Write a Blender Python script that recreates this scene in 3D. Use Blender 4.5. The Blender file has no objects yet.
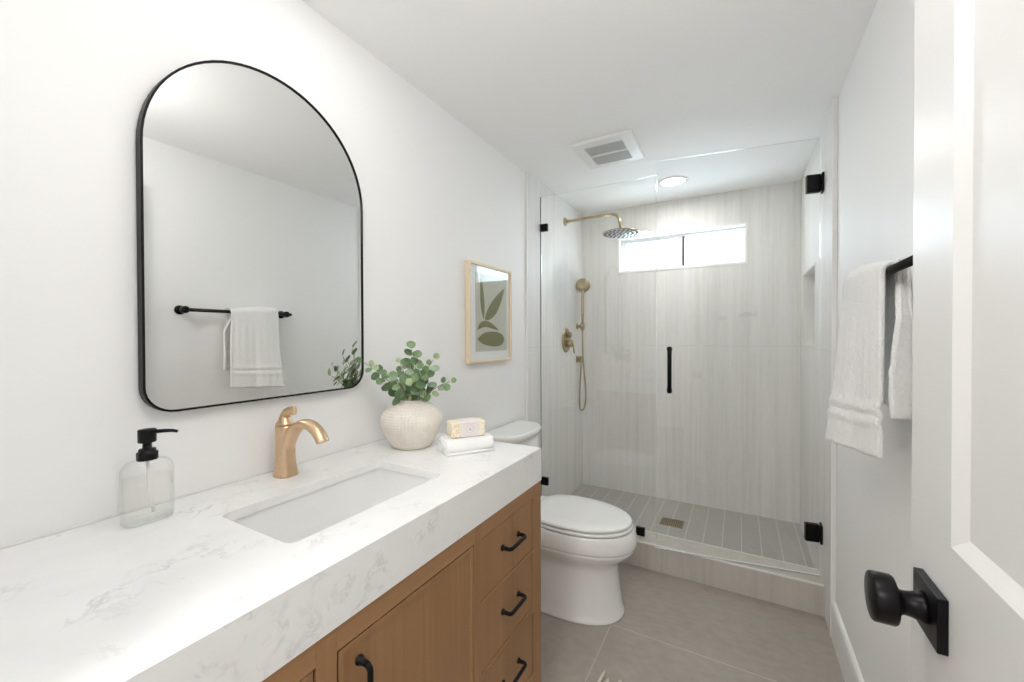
import bpy, bmesh, math, random
from mathutils import Vector, Matrix
random.seed(7)
PI = math.pi
sc = bpy.context.scene
C = sc.collection

# ------------------------------------------------------------------ camera
yaw, pitch, roll = math.radians(29.4293), math.radians(-0.5327), math.radians(-0.1678)
fw = Vector((-math.sin(yaw)*math.cos(pitch), math.cos(yaw)*math.cos(pitch), math.sin(pitch)))
r0 = Vector((math.cos(yaw), math.sin(yaw), 0)); u0 = r0.cross(fw)
rt = r0*math.cos(roll) + u0*math.sin(roll); up = -r0*math.sin(roll) + u0*math.cos(roll)
cd = bpy.data.cameras.new('camera'); cam = bpy.data.objects.new('camera', cd); C.objects.link(cam)
M = Matrix((rt, up, -fw)).transposed().to_4x4(); M.translation = Vector((1.1332, 0.0, 1.2848))
cam.matrix_world = M
cd.sensor_width = 36; cd.lens = 403.8/1024*36; cd.clip_start = 0.02
sc.camera = cam

# ------------------------------------------------------------------ world, lights, exposure
w = bpy.data.worlds.new('sky'); sc.world = w; w.use_nodes = True
w.node_tree.nodes['Background'].inputs[0].default_value = (.74, .89, 1.0, 1)
w.node_tree.nodes['Background'].inputs[1].default_value = 11.0
vs = sc.view_settings
vs.view_transform = 'Standard'; vs.look = 'None'; vs.gamma = 1.0; vs.use_curve_mapping = False
vs.exposure = 0.14
sc.cycles.use_denoising = True
sc.cycles.max_bounces = 16; sc.cycles.diffuse_bounces = 8; sc.cycles.glossy_bounces = 8
sc.cycles.transparent_max_bounces = 24; sc.cycles.transmission_bounces = 12
sc.cycles.sample_clamp_indirect = 6.0

def area(name, loc, size, power, color=(1, .97, .93), rot=(0, 0, 0), shape='DISK', sy=None, spread=None):
    l = bpy.data.lights.new(name, 'AREA'); l.shape = shape; l.size = size; l.energy = power; l.color = color
    if sy: l.size_y = sy
    if spread: l.spread = spread
    o = bpy.data.objects.new(name, l); o.location = loc; o.rotation_euler = rot; C.objects.link(o); return o
def point_light(name, loc, r, power, color=(1, .97, .93)):
    l = bpy.data.lights.new(name, 'POINT'); l.shadow_soft_size = r; l.energy = power; l.color = color
    o = bpy.data.objects.new(name, l); o.location = loc; C.objects.link(o); return o
point_light('added_entry_fill', (.92, .44, 1.98), .08, 7.9, (1, .988, .97))  # added fill: point light lifting ceiling and walls, no fixture behind it
area('ceiling_lamp_vanity', (.34, .74, 2.279), .13, .95, (1, .988, .97))
area('ceiling_lamp_shower', (.757, 2.779, 2.262), .13, 3.8, (1, .985, .965))
area('added_hall_fill', (.9, -.95, 2.25), .5, 20.0, (1, .988, .97))  # added unseen light, fills the room through the doorway
pt = area('window_portal', (.7375, 3.30, 1.92), .86, 1.0, rot=(-PI/2, 0, 0), shape='RECTANGLE', sy=.26)
pt.data.cycles.is_portal = True

# ------------------------------------------------------------------ materials
def nt(name):
    m = bpy.data.materials.new(name); m.use_nodes = True
    t = m.node_tree; return m, t, t.nodes['Principled BSDF']
def N(t, kind, **kw):
    n = t.nodes.new(kind)
    for k, v in kw.items():
        if isinstance(k, str) and k.startswith('i_'): n.inputs[k[2:]].default_value = v
        else: setattr(n, k, v)
    return n
def coords(t, scale=(1, 1, 1), loc=(0, 0, 0)):
    tc = N(t, 'ShaderNodeTexCoord'); mp = N(t, 'ShaderNodeMapping')
    mp.inputs['Scale'].default_value = scale; mp.inputs['Location'].default_value = loc
    t.links.new(tc.outputs['Object'], mp.inputs['Vector']); return mp.outputs['Vector']
def noise(t, vec, scale, detail=3, rough=.5):
    n = N(t, 'ShaderNodeTexNoise'); n.inputs['Scale'].default_value = scale
    n.inputs['Detail'].default_value = detail; n.inputs['Roughness'].default_value = rough
    t.links.new(vec, n.inputs['Vector']); return n.outputs['Fac']
def ramp(t, fac, stops):
    r = N(t, 'ShaderNodeValToRGB'); e = r.color_ramp.elements
    while len(e) < len(stops): e.new(.5)
    for q, (p, c) in zip(e, stops): q.position = p; q.color = (*c, 1) if len(c) == 3 else c
    t.links.new(fac, r.inputs['Fac']); return r.outputs['Color']
def mix(t, fac, a, b, mode='MIX'):
    m = N(t, 'ShaderNodeMix', data_type='RGBA', blend_type=mode)
    for s, v in ((0, fac), (6, a), (7, b)):
        if hasattr(v, 'is_linked'): t.links.new(v, m.inputs[s])
        elif isinstance(v, (int, float)): m.inputs[s].default_value = v
        else: m.inputs[s].default_value = (*v, 1)
    return m.outputs[2]
def bump(t, p, h, strength=.2, dist=.002):
    b = N(t, 'ShaderNodeBump'); b.inputs['Strength'].default_value = strength; b.inputs['Distance'].default_value = dist
    t.links.new(h, b.inputs['Height']); t.links.new(b.outputs['Normal'], p.inputs['Normal'])
def mat(name, col, rough=.5, metal=0.0, bscale=None, bstr=.15, bdist=.001, var=0.0, vscale=8, spec=None, coat=0):
    m, t, p = nt(name)
    p.inputs['Roughness'].default_value = rough; p.inputs['Metallic'].default_value = metal
    if spec is not None: p.inputs['Specular IOR Level'].default_value = spec
    if coat: p.inputs['Coat Weight'].default_value = coat; p.inputs['Coat Roughness'].default_value = .05
    v = coords(t)
    f = noise(t, v, vscale, 3)
    a = tuple(c*(1-var) for c in col); b = tuple(min(1, c*(1+var)) for c in col)
    t.links.new(ramp(t, f, [(.3, a), (.7, b)]), p.inputs['Base Color'])
    if bscale: bump(t, p, noise(t, v, bscale, 4), bstr, bdist)
    return m
def math_(t, op, a, b=None):
    m = N(t, 'ShaderNodeMath', operation=op)
    for i, v in ((0, a), (1, b)):
        if v is None: continue
        if hasattr(v, 'is_linked'): t.links.new(v, m.inputs[i])
        else: m.inputs[i].default_value = v
    return m.outputs[0]

paint = mat('white_wall_paint', (.875, .872, .865), .55, bscale=260, bstr=.12, bdist=.0006, var=.006, vscale=2)
ceil_paint = mat('white_ceiling_paint', (.94, .938, .934), .7, bscale=180, bstr=.12, bdist=.0006, var=.006, vscale=2)
trim_m = mat('white_trim_enamel', (.86, .855, .845), .35, var=.004)
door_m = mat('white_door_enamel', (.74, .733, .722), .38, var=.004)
porcelain = mat('white_porcelain', (.84, .84, .83), .08, var=.003, coat=.4)
plastic_w = mat('white_plastic', (.83, .83, .82), .35, var=.004)
seat_m = mat('white_seat_plastic', (.86, .86, .85), .18, var=.003)
black_m = mat('matte_black_metal', (.006, .006, .0065), .40, .3, var=.1, vscale=40, spec=.22)
black_p = mat('black_plastic', (.006, .006, .0065), .35, 0, var=.1, vscale=40, spec=.22)
black_soft = mat('black_bronze_metal', (.007, .0065, .007), .33, .3, var=.1, vscale=60, spec=.22)
bar_m = mat('dark_bronze_bar', (.03, .027, .027), .32, .8, var=.1, vscale=60, spec=.22)
bronze = mat('champagne_bronze', (.72, .52, .34), .33, 1.0, var=.04, vscale=60)
brass = mat('brushed_gold', (.44, .36, .215), .30, 1.0, var=.04, vscale=60)
chrome_face = mat('shower_face', (.80, .81, .82), .35, 0, var=.02)
rub = mat('nozzle_rubber', (.03, .045, .07), .6)
dark = mat('drain_shade_black', (.02, .02, .02), .8)
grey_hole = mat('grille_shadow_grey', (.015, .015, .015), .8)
vinyl = mat('white_window_vinyl', (.85, .85, .85), .3, var=.004)
dark_strip = mat('dark_gap_fill', (.03, .03, .035), .6)  # dark fill for the gaps at the sashes and beside the glass panel

def terry():
    m, t, p = nt('white_terry_cloth')
    p.inputs['Roughness'].default_value = .95; p.inputs['Sheen Weight'].default_value = .3
    v = coords(t); f = noise(t, v, 190, 3, .7); g = noise(t, v, 45, 3)
    t.links.new(ramp(t, f, [(.25, (.86, .855, .84)), (.7, (.94, .935, .925))]), p.inputs['Base Color'])
    bump(t, p, math_(t, 'ADD', f, math_(t, 'MULTIPLY', g, .5)), .9, .006); return m
terry_m = terry()
def smooth_cloth():
    m, t, p = nt('white_cotton'); p.inputs['Roughness'].default_value = .9
    v = coords(t); f = noise(t, v, 300, 3, .7)
    t.links.new(ramp(t, f, [(.3, (.86, .855, .85)), (.7, (.91, .905, .90))]), p.inputs['Base Color'])
    bump(t, p, f, .3, .002); return m
cotton_m = smooth_cloth()

def tile_mat(name, axis, zjoint=1.22, vjoints=(), tone=(1, 1, 1)):
    """pale vertically streaked stone-look porcelain, joints at set heights"""
    m, t, p = nt(name)
    v1 = coords(t, (55, 55, 1.3)); v2 = coords(t, (14, 14, .5)); v3 = coords(t, (1, 1, 1)); v4 = coords(t, (150, 150, 5))
    f1 = noise(t, v1, 1, 4, .6); f2 = noise(t, v2, 1, 3, .55); f3 = noise(t, v3, 2.2, 2); f4 = noise(t, v4, 1, 2)
    s = math_(t, 'ADD', math_(t, 'MULTIPLY', f1, .42), math_(t, 'MULTIPLY', f2, .38))
    f5 = noise(t, coords(t, (30, 30, 22)), 1, 4, .65)
    s = math_(t, 'ADD', math_(t, 'MULTIPLY', s, .85), math_(t, 'ADD', math_(t, 'MULTIPLY', f4, .16), math_(t, 'MULTIPLY', f5, .16)))
    col = ramp(t, s, [(.31, (.62, .61, .585)), (.46, (.735, .725, .70)), (.54, (.775, .766, .745)), (.70, (.83, .825, .81))])
    pits = noise(t, coords(t, (60, 60, 30)), 1, 4, .7)
    col = mix(t, ramp(t, pits, [(.70, (0, 0, 0)), (.76, (.35, .35, .35))]), col, (.36, .34, .31))
    sep = N(t, 'ShaderNodeSeparateXYZ'); tc = N(t, 'ShaderNodeTexCoord'); t.links.new(tc.outputs['Object'], sep.inputs[0])
    jm = math_(t, 'LESS_THAN', math_(t, 'ABSOLUTE', math_(t, 'SUBTRACT', sep.outputs['Z'], zjoint)), .0016)
    for q in vjoints:
        jm = math_(t, 'MAXIMUM', jm, math_(t, 'LESS_THAN', math_(t, 'ABSOLUTE', math_(t, 'SUBTRACT', sep.outputs[axis], q)), .0014))
    col = mix(t, jm, col, (.66, .65, .62))
    col = mix(t, 1.0, col, tone, 'MULTIPLY')
    t.links.new(col, p.inputs['Base Color']); p.inputs['Roughness'].default_value = .5; p.inputs['Specular IOR Level'].default_value = .3
    bump(t, p, math_(t, 'SUBTRACT', f1, jm), .06, .001); return m
tile_back = tile_mat('stone_look_tile_back', 'X', vjoints=(.66,))
tile_side = tile_mat('stone_look_tile_side', 'Y', vjoints=(2.58,))
tile_curb = tile_mat('stone_look_tile_curb', 'X', zjoint=9, vjoints=(.42,), tone=(.74, .70, .655))

def floor_mat(name, base, bw, bh, ox, oy, streak, mortar, grout):
    m, t, p = nt(name)
    br = N(t, 'ShaderNodeTexBrick'); br.offset = .29; br.offset_frequency = 2; br.squash = 1
    br.inputs['Scale'].default_value = 1; br.inputs['Mortar Size'].default_value = mortar; br.inputs['Mortar Smooth'].default_value = .2
    br.inputs['Brick Width'].default_value = bw; br.inputs['Row Height'].default_value = bh; br.inputs['Bias'].default_value = 0
    br.inputs['Color1'].default_value = (.96, .96, .96, 1); br.inputs['Color2'].default_value = (1.03, 1.03, 1.03, 1)
    t.links.new(coords(t, loc=(ox, oy, 0)), br.inputs['Vector'])
    f1 = noise(t, coords(t, streak), 1, 5, .6); f2 = noise(t, coords(t), 3.5, 4)
    s = math_(t, 'ADD', math_(t, 'MULTIPLY', f1, .6), math_(t, 'MULTIPLY', f2, .4))
    a = tuple(c*.91 for c in base); b = tuple(c*1.09 for c in base)
    col = mix(t, 1.0, ramp(t, s, [(.36, a), (.64, b)]), br.outputs['Color'], 'MULTIPLY')
    col = mix(t, br.outputs['Fac'], col, grout)
    t.links.new(col, p.inputs['Base Color']); p.inputs['Roughness'].default_value = .42
    bump(t, p, math_(t, 'SUBTRACT', math_(t, 'MULTIPLY', f1, .3), br.outputs['Fac']), .12, .001); return m
floor_m = floor_mat('taupe_floor_tile', (.385, .345, .302), 1.22, .61, .586, -1.78, (20, 34, 20), .0028, (.50, .46, .42))
shower_floor_m = floor_mat('taupe_shower_floor_tile', (.42, .40, .37), .099, 40.0, -.975, 20, (16, 60, 16), .0028, (.60, .585, .555))

def quartz():
    m, t, p = nt('white_veined_quartz')
    v = coords(t)
    wv = N(t, 'ShaderNodeVectorMath', operation='ADD'); nz = N(t, 'ShaderNodeTexNoise'); nz.inputs['Scale'].default_value = 7; nz.inputs['Detail'].default_value = 5
    t.links.new(v, nz.inputs['Vector']); t.links.new(v, wv.inputs[0])
    sc_ = N(t, 'ShaderNodeVectorMath', operation='SCALE'); sc_.inputs['Scale'].default_value = .16
    t.links.new(nz.outputs['Color'], sc_.inputs[0]); t.links.new(sc_.outputs[0], wv.inputs[1])
    f = noise(t, wv.outputs[0], 13, 4, .6)
    d = math_(t, 'ABSOLUTE', math_(t, 'SUBTRACT', f, .5))
    line = ramp(t, d, [(.0, (1, 1, 1)), (.014, (.5, .5, .5)), (.04, (0, 0, 0))])
    patch = ramp(t, noise(t, v, 9.0, 3), [(.50, (0, 0, 0)), (.68, (1, 1, 1))])
    veil = ramp(t, noise(t, wv.outputs[0], 11, 4), [(.35, (.84, .837, .834)), (.65, (.87, .868, .864))])
    fac = math_(t, 'MULTIPLY', math_(t, 'MULTIPLY', line, patch), .42)
    t.links.new(mix(t, fac, veil, (.40, .39, .40)), p.inputs['Base Color'])
    p.inputs['Roughness'].default_value = .22; return m
quartz_m = quartz()

def wood(name, axis, base=(.325, .172, .076), dark_=(.265, .134, .055), light=(.375, .208, .097)):
    m, t, p = nt(name)
    s = [70, 70, 70]; s['XYZ'.index(axis)] = 1.6
    s2 = [16, 16, 16]; s2['XYZ'.index(axis)] = .6
    f1 = noise(t, coords(t, s), 1, 5, .65); f2 = noise(t, coords(t, s2), 1, 3)
    s3 = [9, 9, 9]; s3['XYZ'.index(axis)] = 3.5
    kn = noise(t, coords(t, s3), 1, 2)
    f = math_(t, 'ADD', math_(t, 'MULTIPLY', f1, .5), math_(t, 'MULTIPLY', f2, .5))
    col = ramp(t, f, [(.30, dark_), (.5, base), (.70, light)])
    col = mix(t, ramp(t, kn, [(.70, (0, 0, 0)), (.80, (.6, .6, .6))]), col, (.11, .05, .02))
    t.links.new(col, p.inputs['Base Color']); p.inputs['Roughness'].default_value = .5
    bump(t, p, f1, .12, .0008); return m
wood_z = wood('brown_oak_vertical_grain', 'Z'); wood_y = wood('brown_oak_horizontal_grain', 'Y')
maple = wood('pale_maple_frame', 'Z', (.80, .67, .47), (.74, .60, .40), (.84, .72, .53))

def thin_glass(name, tint=(.965, .985, .975), f0=.04, rough=0.0, rim=None):
    """a pane surface: clear, with Schlick reflection at each face"""
    m = bpy.data.materials.new(name); m.use_nodes = True; t = m.node_tree
    for n in list(t.nodes): t.nodes.remove(n)
    o = N(t, 'ShaderNodeOutputMaterial'); mx = N(t, 'ShaderNodeMixShader'); lw = N(t, 'ShaderNodeLayerWeight')
    lw.inputs['Blend'].default_value = .5
    fac = math_(t, 'ADD', math_(t, 'MULTIPLY', math_(t, 'POWER', lw.outputs['Facing'], 5.0), 1-f0), f0)
    tr = N(t, 'ShaderNodeBsdfTransparent'); tr.inputs[0].default_value = (*tint, 1)
    if rim:   # longer path through the wall at its turned-away sides
        t.links.new(mix(t, math_(t, 'POWER', lw.outputs['Facing'], 2.5), tint, rim), tr.inputs[0])
    gl = N(t, 'ShaderNodeBsdfGlossy'); gl.inputs['Roughness'].default_value = rough; gl.inputs[0].default_value = (1, 1, 1, 1)
    t.links.new(fac, mx.inputs[0]); t.links.new(tr.outputs[0], mx.inputs[1]); t.links.new(gl.outputs[0], mx.inputs[2])
    t.links.new(mx.outputs[0], o.inputs[0]); return m
glass_m = thin_glass('clear_shower_glass', (.990, .993, .991))
edge_m = mat('polished_glass_edge', (.88, .93, .92), .12, 0, var=.05, spec=.8)
pic_glass = thin_glass('picture_glass', (.99, .99, .99), .016)
win_glass = thin_glass('window_glass', (.97, .98, .98))
bottle_glass = thin_glass('bottle_glass', (.992, .994, .992), .04, 0, (.78, .815, .80))
soap_liquid = thin_glass('clear_soap', (.992, .99, .98), .010, 0, (.93, .94, .93))

def mirror_mat():
    m, t, p = nt('silvered_mirror'); p.inputs['Metallic'].default_value = 1; p.inputs['Roughness'].default_value = .0
    f = noise(t, coords(t), 1.5); t.links.new(ramp(t, f, [(.3, (.88, .89, .88)), (.7, (.89, .90, .89))]), p.inputs['Base Color']); return m
mirror_m = mirror_mat()
def emis(name, col, s):
    m, t, p = nt(name); p.inputs['Base Color'].default_value = (.9, .9, .9, 1)
    p.inputs['Emission Color'].default_value = (*col, 1); p.inputs['Emission Strength'].default_value = s; return m
lamp_m = emis('lamp_lens', (1, .988, .97), 6.0)

def vase_mat():
    m, t, p = nt('cream_woven_ceramic'); p.inputs['Roughness'].default_value = .75
    tc = N(t, 'ShaderNodeTexCoord'); sep = N(t, 'ShaderNodeSeparateXYZ'); t.links.new(tc.outputs['Object'], sep.inputs[0])
    an = math_(t, 'ARCTAN2', sep.outputs['Y'], sep.outputs['X'])
    a = math_(t, 'SINE', math_(t, 'MULTIPLY', an, 54)); b = math_(t, 'SINE', math_(t, 'MULTIPLY', sep.outputs['Z'], 720))
    h = math_(t, 'MULTIPLY', math_(t, 'ADD', a, 1.4), math_(t, 'ADD', b, 1.4))
    f = noise(t, coords(t), 40, 3)
    t.links.new(ramp(t, f, [(.3, (.80, .74, .66)), (.7, (.86, .81, .735))]), p.inputs['Base Color'])
    bump(t, p, h, .35, .0014); return m
vase_m = vase_mat()
leaf_ms = [mat('eucalyptus_leaf_deep', (.10, .18, .075), .5, var=.3, vscale=50),
           mat('eucalyptus_leaf_mid', (.185, .29, .135), .5, var=.25, vscale=50),
           mat('eucalyptus_leaf_pale', (.36, .46, .25), .5, var=.2, vscale=50),
           mat('eucalyptus_leaf_grey', (.27, .37, .25), .5, var=.2, vscale=50)]
stem_m = mat('reddish_stem', (.22, .13, .085), .6, var=.2, vscale=60)
art_bg = mat('art_paper_sage', (.52, .53, .45), .8, bscale=300, var=.03, vscale=60)
art_leaf = mat('art_olive_ink', (.185, .185, .075), .8, var=.10, vscale=60)
mat_board = mat('white_mat_board', (.80, .82, .83), .8, var=.01)
wrap_m = mat('pale_pink_paper', (.82, .76, .74), .7, var=.02, vscale=80)
ink_m = mat('mauve_ink', (.58, .47, .50), .7)
def soap_box_mat():
    m, t, p = nt('yellow_print_wrapper'); p.inputs['Roughness'].default_value = .6
    vo = N(t, 'ShaderNodeTexVoronoi'); vo.inputs['Scale'].default_value = 130; t.links.new(coords(t, (1, 1, 1)), vo.inputs['Vector'])
    t.links.new(ramp(t, vo.outputs['Distance'], [(.22, (.78, .58, .30)), (.36, (.86, .74, .50)), (.55, (.88, .83, .70))]), p.inputs['Base Color']); return m
soap_m = soap_box_mat()
rug_m = mat('cream_woven_rug', (.66, .60, .52), .95, bscale=200, bstr=.6, bdist=.004, var=.12, vscale=60)
grout_w = mat('white_edge_profile', (.84, .83, .82), .4, var=.004)
caulk = mat('white_caulk', (.80, .80, .79), .5)

# ------------------------------------------------------------------ mesh helpers
class MB:
    def __init__(s): s.b = bmesh.new(); s.mi = 0
    def _fin(s, faces, smooth):
        for f in faces: f.material_index = s.mi; f.smooth = smooth
    def box(s, x0, x1, y0, y1, z0, z1, bev=0, seg=2):
        vs = [s.b.verts.new((x, y, z)) for x in (x0, x1) for y in (y0, y1) for z in (z0, z1)]
        q = [(0, 1, 3, 2), (4, 6, 7, 5), (0, 4, 5, 1), (2, 3, 7, 6), (0, 2, 6, 4), (1, 5, 7, 3)]
        fs = [s.b.faces.new([vs[i] for i in k]) for k in q]
        s._fin(fs, False)
        if bev:
            es = list({e for f in fs for e in f.edges})
            r = bmesh.ops.bevel(s.b, geom=es, offset=bev, segments=seg, profile=.5, affect='EDGES')
            s._fin(r['faces'], False)
        return s
    def loft(s, rings, cap0=True, cap1=True, closed=True, smooth=True):
        R = [[s.b.verts.new(p) for p in ring] for ring in rings]
        fs = []
        n = len(R[0])
        for a, b in zip(R, R[1:]):
            for i in range(n if closed else n-1):
                j = (i+1) % n
                fs.append(s.b.faces.new((a[i], a[j], b[j], b[i])))
        s._fin(fs, smooth)
        if cap0: s._fin([s.b.faces.new(list(reversed(R[0])))], False)
        if cap1: s._fin([s.b.faces.new(R[-1])], False)
        return s
    def tube(s, pts, rad, n=12, cap=True, flat=None):
        pts = [Vector(p) for p in pts]
        if not hasattr(rad, '__len__'): rad = [rad]*len(pts)
        rings = []; prev = None
        for i, p in enumerate(pts):
            d = (pts[min(i+1, len(pts)-1)] - pts[max(i-1, 0)]).normalized()
            if prev is None:
                a = Vector((0, 0, 1)) if abs(d.z) < .9 else Vector((0, 1, 0))
                prev = (a - d*a.dot(d)).normalized()
            else: prev = (prev - d*prev.dot(d)).normalized()
            bn = d.cross(prev); r = rad[i]
            ra, rb = (r if not hasattr(r, '__len__') else r[0]), (r if not hasattr(r, '__len__') else r[1])
            rings.append([p + prev*math.cos(2*PI*k/n)*ra + bn*math.sin(2*PI*k/n)*rb for k in range(n)])
        return s.loft(rings, cap, cap)
    def cyl(s, a, b, r, r1=None, n=24):
        a, b = Vector(a), Vector(b)
        s.tube([a, b], [r, r if r1 is None else r1], n); return s
    def lathe(s, prof, c, axis='Z', n=40, cap0=True, cap1=True):
        c = Vector(c); rings = []
        for r, h in prof:
            ring = []
            for k in range(n):
                x, y = r*math.cos(2*PI*k/n), r*math.sin(2*PI*k/n)
                ring.append(c + (Vector((x, y, h)) if axis == 'Z' else Vector((h, x, y)) if axis == 'X' else Vector((x, -h, y)) if axis == 'Y-' else Vector((y, h, x))))
            rings.append(ring)
        return s.loft(rings, cap0, cap1)
    def poly(s, pts):
        f = s.b.faces.new([s.b.verts.new(p) for p in pts]); s._fin([f], False); return s
    def xf(s, m): s.b.transform(m); return s

def catmull(P, n=6):
    Q = [P[0]]+list(P)+[P[-1]]; out = []
    for i in range(1, len(Q)-2):
        p0, p1, p2, p3 = [Vector(q) for q in Q[i-1:i+3]]
        for k in range(n):
            t = k/n; out.append(.5*((2*p1)+(p2-p0)*t+(2*p0-5*p1+4*p2-p3)*t*t+(3*p1-p0-3*p2+p3)*t**3))
    out.append(Vector(P[-1])); return out

def build(name, mb, mats, parent=None, bevel=0, seg=2, subsurf=0, solid=0, smooth_angle=None, keep_origin=False):
    me = bpy.data.meshes.new(name)
    bmesh.ops.recalc_face_normals(mb.b, faces=mb.b.faces[:])
    o = bpy.data.objects.new(name, me)
    if parent is not None:
        org = Vector((0, 0, 0)); q = parent
        while q is not None: org += q.location; q = q.parent
        mb.b.transform(Matrix.Translation(-org)); o.parent = parent
    elif not keep_origin:
        vs = [v.co for v in mb.b.verts]
        org = Vector([(min(v[i] for v in vs)+max(v[i] for v in vs))/2 for i in range(2)] + [min(v[2] for v in vs)])
        mb.b.transform(Matrix.Translation(-org)); o.location = org
    mb.b.to_mesh(me); mb.b.free()
    for m in (mats if isinstance(mats, (list, tuple)) else [mats]): me.materials.append(m)
    C.objects.link(o)
    if solid:
        k = o.modifiers.new('thickness', 'SOLIDIFY'); k.thickness = solid; k.offset = 0
    if bevel:
        k = o.modifiers.new('bevel', 'BEVEL'); k.width = bevel; k.segments = seg; k.limit_method = 'ANGLE'; k.angle_limit = .6
        k.harden_normals = False
    if subsurf:
        k = o.modifiers.new('subdivision', 'SUBSURF'); k.levels = subsurf; k.render_levels = subsurf
    return o
def tag(o, label, cat, group=None):
    o['label'] = label; o['category'] = cat
    if group: o['group'] = group
    return o
def thing(name, loc, label, cat, group=None):
    o = bpy.data.objects.new(name, None); o.location = loc; o.empty_display_size = .05; C.objects.link(o)
    return tag(o, label, cat, group)
def struct(name, mb, mats, label=None, **kw):
    o = build(name, mb, mats, keep_origin=True, **kw); o['kind'] = 'structure'
    if label: o['label'] = label
    return o
def spart(name, mb, mats, parent, **kw): return build(name, mb, mats, parent, **kw)

# ================================================================== THE ROOM
W, WP, H, YB = 1.484, 1.490, 2.286, 3.173       # width, ceiling height, tiled back wall
TY0, TY1 = 2.19, 2.165               # where tile starts on the left / right wall
ZK, ZS = .146, .0753                 # curb height, shower floor height
struct('floor', MB().box(0, WP, -.11, 2.302, -.05, 0).box(-.4, 2.2, -1.5, -.11, -.05, 0), floor_m)
struct('ceiling', MB().box(-.12, W+.2, -.12, YB+.25, H, H+.06).box(-.5, 2.3, -1.6, -.12, H, H+.06), ceil_paint)
struct('wall_left', MB().box(-.12, -.0005, -.11, YB+.25, -.05, H), paint)
# right wall with the niche cut out of it
NY0, NY1, NZ0, NZ1 = 2.60, 3.072, 1.236, 1.668
mb = MB()
mb.box(WP, W+.2, -.11, TY1, -.05, H); mb.box(W+.0005, W+.2, TY1, NY0, -.05, H); mb.box(W+.0005, W+.2, NY1, YB+.25, -.05, H)
mb.box(W+.0005, W+.2, NY0, NY1, -.05, NZ0); mb.box(W+.0005, W+.2, NY0, NY1, NZ1, H); mb.box(W+.10, W+.2, NY0, NY1, NZ0, NZ1)
struct('wall_right', mb, paint)
# back wall with the window hole
WX0, WX1, WZ0, WZ1 = .300, 1.175, 1.783, 2.056
mb = MB()
mb.box(-.12, WX0, YB+.01, YB+.16, -.05, H).box(WX1, W+.2, YB+.01, YB+.16, -.05, H)
mb.box(WX0, WX1, YB+.01, YB+.16, -.05, WZ0).box(WX0, WX1, YB+.01, YB+.16, WZ1, H)
struct('wall_back', mb, paint)
# front wall with the doorway the picture is taken from, and the hall beyond
DX0, DX1, DZ = .56, 1.385, 2.05
mb = MB().box(-.4, DX0, -.11, 0, 0, H).box(DX1, 2.2, -.11, 0, 0, H).box(DX0, DX1, -.11, 0, DZ, H)
struct('wall_front', mb, paint)
struct('wall_hall', MB().box(-.5, -.4, -1.5, -.11, 0, H).box(2.2, 2.3, -1.5, -.11, 0, H).box(-.5, 2.3, -1.6, -1.5, 0, H), paint)
# shower cladding: .010 of tile on three walls
mb = MB().box(-.0005, .010, TY0, YB+.01, 0, H); struct('wall_tile_left', mb, tile_side)
mb = MB()
def ywall(mb, x0, x1): 
    mb.box(x0, x1, TY1, NY0, 0, H); mb.box(x0, x1, NY1, YB+.01, 0, H); mb.box(x0, x1, NY0, NY1, 0, NZ0); mb.box(x0, x1, NY0, NY1, NZ1, H)
ywall(mb, W-.010, W+.0005)
mb.box(W-.010, W+.10, NY0-.0, NY0+.010, NZ0, NZ1).box(W-.010, W+.10, NY1-.010, NY1, NZ0, NZ1)
mb.box(W-.010, W+.10, NY0+.01, NY1-.01, NZ0, NZ0+.010).box(W-.010, W+.10, NY0+.01, NY1-.01, NZ1-.010, NZ1).box(W+.09, W+.10, NY0+.01, NY1-.01, NZ0+.01, NZ1-.01)
struct('wall_tile_right', mb, tile_side)
mb = MB()
mb.box(.010, WX0, YB, YB+.01, 0, H).box(WX1, W-.010, YB, YB+.01, 0, H).box(WX0, WX1, YB, YB+.01, 0, WZ0).box(WX0, WX1, YB, YB+.01, WZ1, H)
struct('wall_tile_back', mb, tile_back)
struct('shower_floor', MB().box(.010, W-.010, 2.44, YB, -.05, ZS), shower_floor_m)
struct('shower_curb', MB().box(.010, W-.010, 2.302, 2.441, -.05, ZK-.001), tile_curb)
# slim white edge profiles
struct('trim_1', MB().box(-.0002, .0125, TY0-.013, TY0-.0002, 0, H, .001), grout_w, 'slim white edge profile where tile meets left wall')
struct('trim_2', MB().box(W-.0115, WP-.0002, TY1-.008, TY1-.0002, .0, H, .001), grout_w, 'slim white edge profile where tile meets right wall')
struct('trim_3', MB().box(.012, W-.012, 2.298, 2.304, ZK-.007, ZK+.001, .0008), grout_w, 'white edge profile along front of shower curb')
struct('trim_4', MB().box(.012, W-.012, 2.438, 2.443, ZK-.006, ZK+.0012, .0008), grout_w, 'white edge profile along inside of shower curb')
e = .005; mb = MB()
mb.box(W-.0125, W-.009, NY0-.001, NY0+e, NZ0, NZ1).box(W-.0125, W-.009, NY1-e, NY1+.001, NZ0, NZ1)
mb.box(W-.0125, W-.009, NY0, NY1, NZ0-.001, NZ0+e).box(W-.0125, W-.009, NY0, NY1, NZ1-e, NZ1+.001)
struct('trim_5', mb, grout_w, 'white edge profile around the wall niche')
# baseboard on the right wall
bp = [(0, 0), (-.015, 0), (-.015, .132), (-.012, .148), (-.005, .156), (0, .158)]
mb = MB().loft([[(WP+p[0]-.0002, y, p[1]) for p in bp] for y in (.0, TY1-.009)], smooth=False)
struct('baseboard_right', mb, trim_m)
bp2 = MB().loft([[(-p[0]-.0003, y, p[1]) for p in bp] for y in (1.2225, TY0-.008)], smooth=False)
struct('baseboard_left', bp2, trim_m)

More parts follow.
